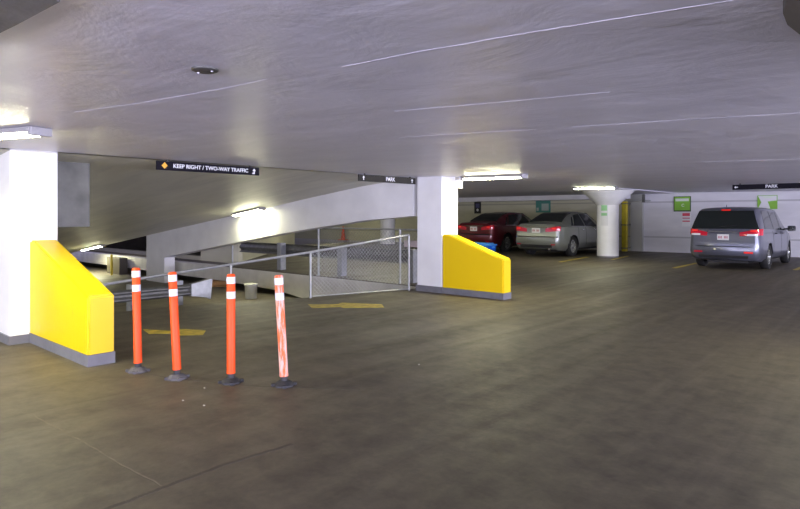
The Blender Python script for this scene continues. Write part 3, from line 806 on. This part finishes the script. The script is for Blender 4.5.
        # wheels
        for y in (p['yr'], p['yf']):
            for sd in (-1, 1):
                w0 = lerp_tab(p['plan'], y); Mw = Matrix.Translation((sd*(w0-.125), y, R)) @ Matrix.Rotation(sd*PI/2,4,'Y')
                bm = NB(); lathe(bm, [(R*.66,-.10), (R*.93,-.11), (R,-.085), (R,.085), (R*.93,.11), (R*.68,.10), (R*.66,.06), (R*.66,-.1)], 36, M=Mw); wh = obj('wheel', bm, M_tire, s.root, True, 50)
                bm = NB(); lathe(bm, [(R*.665,.02), (R*.67,.085), (R*.61,.09), (R*.58,.05), (R*.56,.01)], 36, M=Mw)
                for k in range(5):
                    for q in (-.14, .14):
                        a = 2*PI*k/5+q
                        Ms = Mw @ Matrix.Rotation(a,4,'Z'); box(bm, R*.10, R*.62, -R*.045, R*.045, .055, .08, M=Ms)
                lathe(bm, [(0,.09), (R*.12,.088), (R*.16,.06)], 16, M=Mw)
                obj('rim', bm, M_rim, wh, True, 40)
        # underside shadow box: sump, so nothing shows through between the wheels
        bm = NB(); box(bm, -.55, .55, .5, L-.5, .17, .3); obj('underbody', bm, M_trimk, s.root)
    def mirror(s, y, z, m):
        for sd in (-1, 1):
            w0 = lerp_tab(s.p['plan'], y)*.95; bm = NB()
            box(bm, sd*w0-.03, sd*(w0+.10)+.0, y+.0, y+.06, z-.02, z+.03) if sd > 0 else box(bm, sd*(w0+.10), sd*w0+.03, y, y+.06, z-.02, z+.03)
            cx = sd*(w0+.17); box(bm, cx-.11, cx+.11, y-.03, y+.10, z-.06, z+.10, bev=.03)
            mo = obj('side_mirror', bm, m, s.root, True)
            bm = NB(); box(bm, cx-.085, cx+.085, y-.036, y-.03, z-.04, z+.08); obj('mirror_glass', bm, M_glass, mo)
    def handles(s, spots, m):
        for y, z in spots:
            for sd in (-1, 1):
                w0 = lerp_tab(s.p['plan'], y)*.99; bm = NB(); box(bm, min(sd*w0, sd*(w0+.035)), max(sd*w0, sd*(w0+.035)), y-.09, y+.09, z-.014, z+.014, bev=.006); obj('door_handle', bm, m, s.root)
    def seams(s, spots):
        for y, r0, r1 in spots:
            for sd in (-1, 1): s.patch('door_seam', lambda a, b: s.S(y-.008+.016*a, r0+(r1-r0)*b, sd), M_trimk, .003, 1, 8)
    def plate_(s, x, z, txt):
        y = s.shift(0, z)-.02
        bm = NB(); box(bm, x-.155, x+.155, y-.012, y+.01, z-.08, z+.08, bev=.004); pl = obj('number_plate', bm, M_plate, s.root)
        bm = NB()
        for k in (-.115, -.08, -.045, .04, .075, .11): box(bm, x+k-.011, x+k+.011, y-.014, y-.011, z-.035, z+.03)
        obj('plate_characters', bm, M_plater, pl)

sedan = dict(L=4.85, wmax=.91, yr=1.05, yf=3.83, R=.33, rk=1.0,
    plan=[(0,.74), (.05,.80), (.14,.86), (.3,.895), (.7,.91), (3.9,.91), (4.4,.87), (4.7,.76), (4.85,.62)],
    top=[(0,1.06), (.1,1.085), (.5,1.10), (.62,1.115), (1.0,1.27), (1.35,1.39), (1.7,1.45), (2.1,1.475), (2.5,1.465), (2.8,1.42), (3.2,1.24), (3.62,1.03), (4.2,.93), (4.6,.82), (4.85,.66)],
    belt=[(0,.98), (1.0,.985), (3.4,.93), (4.0,.86), (4.6,.74), (4.85,.6)],
    bot=[(0,.30), (.1,.24), (.5,.2), (4.4,.2), (4.85,.24)],
    roofw=[(0,.66), (.5,.74), (.62,.70), (1.2,.60), (1.8,.575), (2.6,.585), (3.1,.64), (3.62,.74), (4.3,.76), (4.85,.5)],
    rake=[(.2,.10), (.34,.03), (.5,0), (.66,.0), (.68,.045), (.95,.06), (1.05,.03), (1.10,.05)],
    nose=[(.2,.06), (.5,0), (.7,.04)])
van = dict(L=5.15, wmax=1.0, yr=1.12, yf=4.1, R=.34, rk=1.6,
    plan=[(0,.82), (.05,.88), (.13,.935), (.3,.975), (.8,.995), (3.9,.995), (4.5,.95), (4.95,.82), (5.15,.66)],
    top=[(0,1.68), (.15,1.715), (.6,1.735), (2.0,1.745), (3.0,1.70), (3.4,1.58), (4.15,1.17), (4.6,1.05), (5.0,.90), (5.15,.75)],
    belt=[(0,1.07), (2.0,1.05), (3.9,.98), (4.5,.92), (5.15,.68)],
    bot=[(0,.32), (.1,.26), (.5,.22), (4.7,.22), (5.15,.26)],
    roofw=[(0,.70), (.1,.735), (.5,.755), (2.6,.76), (3.3,.75), (4.2,.80), (5.15,.52)],
    rake=[(.2,.10), (.34,.03), (.5,0), (.64,.0), (.66,.05), (1.0,.065), (1.12,.10), (1.60,.33), (1.70,.42)],
    nose=[(.2,.06), (.5,0), (.8,.06)])

def metal_paint(name, col, metal=.75, rough=.32):
    m = mat(name, col, rough, metal, .6); return m
M_silver = metal_paint('silver_car_paint', (.25,.265,.24), .55, .3)
M_maroon = metal_paint('dark_red_car_paint', (.11,.010,.018), .3, .32)
M_vpaint = metal_paint('grey_blue_car_paint', (.13,.137,.175), .5, .32)

def finish_sedan(c, txt, high_lamp):
    for sd in (-1, 1):
        c.side_win('side_window', [(1.15,6.35), (1.98,6.25), (1.98,9.75), (1.55,9.75)], M_glass, side=sd)
        c.side_win('side_window', [(2.05,6.25), (3.10,6.25), (2.62,9.75), (2.05,9.75)], M_glass, side=sd)
        c.side_win('quarter_window', [(.92,6.5), (1.10,6.4), (1.42,9.4), (1.36,9.4)], M_glass, side=sd)
        c.patch('window_trim', lambda a, b: c.S(.95+2.3*a, 6.02+.16*b, sd), M_chrome, .005, 16, 1)
        x0, x1 = sd*.36, sd*.845
        c.patch('tail_lamp', lambda a, b: c.rear(x0+(x1-x0)*a, .81+.04*a+(.11+.07*a-.02*a*a)*b), M_tail, .02, 14, 3)
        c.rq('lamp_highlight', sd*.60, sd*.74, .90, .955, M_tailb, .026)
        c.rq('reflector', sd*.58, sd*.72, .40, .43, M_tail, .012)
        c.patch('sill_strip', lambda a, b: c.S(1.55+1.8*a, 1.2+.5*b, sd), M_trimk, .006, 8, 1)
    # rear glass
    c.patch('rear_window', lambda a, b: (lambda y: Vector(((a*2-1)*(lerp_tab(sedan['roofw'], y)-.07), c.shift(y, lerp_tab(sedan['top'], y)), lerp_tab(sedan['top'], y)+.006)))(.68+.90*b), M_glass, .008, 10, 8)
    c.patch('windscreen', lambda a, b: (lambda y: Vector(((a*2-1)*(lerp_tab(sedan['roofw'], y)-.07), y, lerp_tab(sedan['top'], y)+.006)))(2.78+.80*b), M_glass, .008, 10, 8)
    c.rq('trunk_trim', -.42, .42, .955, .985, M_chrome, .012)
    c.rq('bumper_step', -.80, .80, .66, .675, M_chrome if c.paint == M_silver else M_trimk, .008)
    c.rq('bumper_insert', -.60, .60, .31, .40, M_trimk, .008)
    c.plate_(0, .86, txt)
    c.mirror(3.05, 1.0, c.paint); c.handles(((1.75,.88), (2.80,.87)), M_chrome)
    c.seams(((1.42,1.9,6.0), (2.02,1.9,6.0), (3.25,1.9,6.0)))
    bm = NB(); lathe(bm, [(.035,-.08),(.035,.05),(.025,.05)], 14, M=Matrix.Translation((.5,.06,.27)) @ Matrix.Rotation(PI/2,4,'X')); obj('exhaust', bm, M_chrome, c.root)
SC = (1.07, 1.07, 1.13)
cs = Car(sedan, 'sedan', 'silver sedan parked beside the round column, seen from behind', (-11.02, 19.65, 0), 0, SC, M_silver); finish_sedan(cs, '528 TFK', False)
cr = Car(sedan, 'sedan', 'dark red sedan parked left of the silver one, partly hidden by the white column', (-14.35, 20.45, 0), 0, SC, M_maroon); finish_sedan(cr, '741 KSD', True)
cv = Car(van, 'minivan', 'grey blue minivan with lit red tail lamps parked at the right', (-4.52, 18.5, 0), 0, (.955, 1, 1.01), M_vpaint)
for sd in (-1, 1):
    cv.side_win('side_window', [(.62,6.4), (1.75,6.3), (1.75,9.6), (.78,9.6)], M_glass, side=sd)
    cv.side_win('side_window', [(1.83,6.3), (2.72,6.3), (2.72,9.6), (1.83,9.6)], M_glass, side=sd)
    cv.side_win('side_window', [(2.80,6.3), (3.85,6.3), (3.22,9.6), (2.80,9.6)], M_glass, side=sd)
    x0, x1 = sd*.43, sd*.96
    cv.patch('tail_lamp', lambda a, b: cv.rear(x0+(x1-x0)*a, .93+.03*a+(.10+.08*a)*b), M_tail, .02, 14, 3)
    cv.rq('lamp_highlight', sd*.70, sd*.84, 1.05, 1.10, M_tailb, .027)
    cv.rq('reverse_lamp', sd*.62, sd*.86, .945, .995, M_clear, .028)
    cv.rq('reflector', sd*.55, sd*.78, .47, .515, M_tailb if sd > 0 else M_tail, .012)
    cv.patch('slide_rail', lambda a, b: cv.S(.5+1.4*a, 5.45+.1*b, sd), M_trimk, .004, 8, 1)
    cv.patch('sill_strip', lambda a, b: cv.S(1.6+1.95*a, 1.2+.5*b, sd), M_trimk, .006, 8, 1)
cv.patch('rear_window', lambda a, b: (lambda z: cv.rear((a*2-1)*(.90-.17*b), z))(1.13+.50*b), M_glass, .012, 16, 6)
cv.patch('rear_wiper', lambda a, b: cv.rear(-.15+.5*a, 1.165+.02*b+.05*a), M_trimk, .02, 4, 1)
cv.rq('high_brake_lamp', -.12, .12, 1.625, 1.66, M_tailb, .02)
cv.rq('tailgate_chrome', -.40, .40, 1.035, 1.065, M_chrome, .014)
cv.rq('bumper_insert', -.66, .66, .33, .40, M_trimk, .008)
cv.rq('bumper_seam', -.84, .84, .645, .655, M_trimk, .006)
cv.plate_(0, .90, '396 LGM')
cv.patch('windscreen', lambda a, b: (lambda y: Vector(((a*2-1)*(lerp_tab(van['roofw'], y)-.07), y, lerp_tab(van['top'], y)+.006)))(3.42+.70*b), M_glass, .008, 10, 8)
cv.mirror(3.62, 1.08, M_trimk); cv.handles(((1.95,.98), (2.95,.97)), M_trimk)
cv.seams(((1.62,1.9,6.0), (2.76,1.9,6.0), (3.72,1.9,6.0)))
bm = NB(); tube(bm, [(0,.40,1.735), (.02,.33,1.80)], [.012,.006], 8); obj('antenna', bm, M_trimk, cv.root)
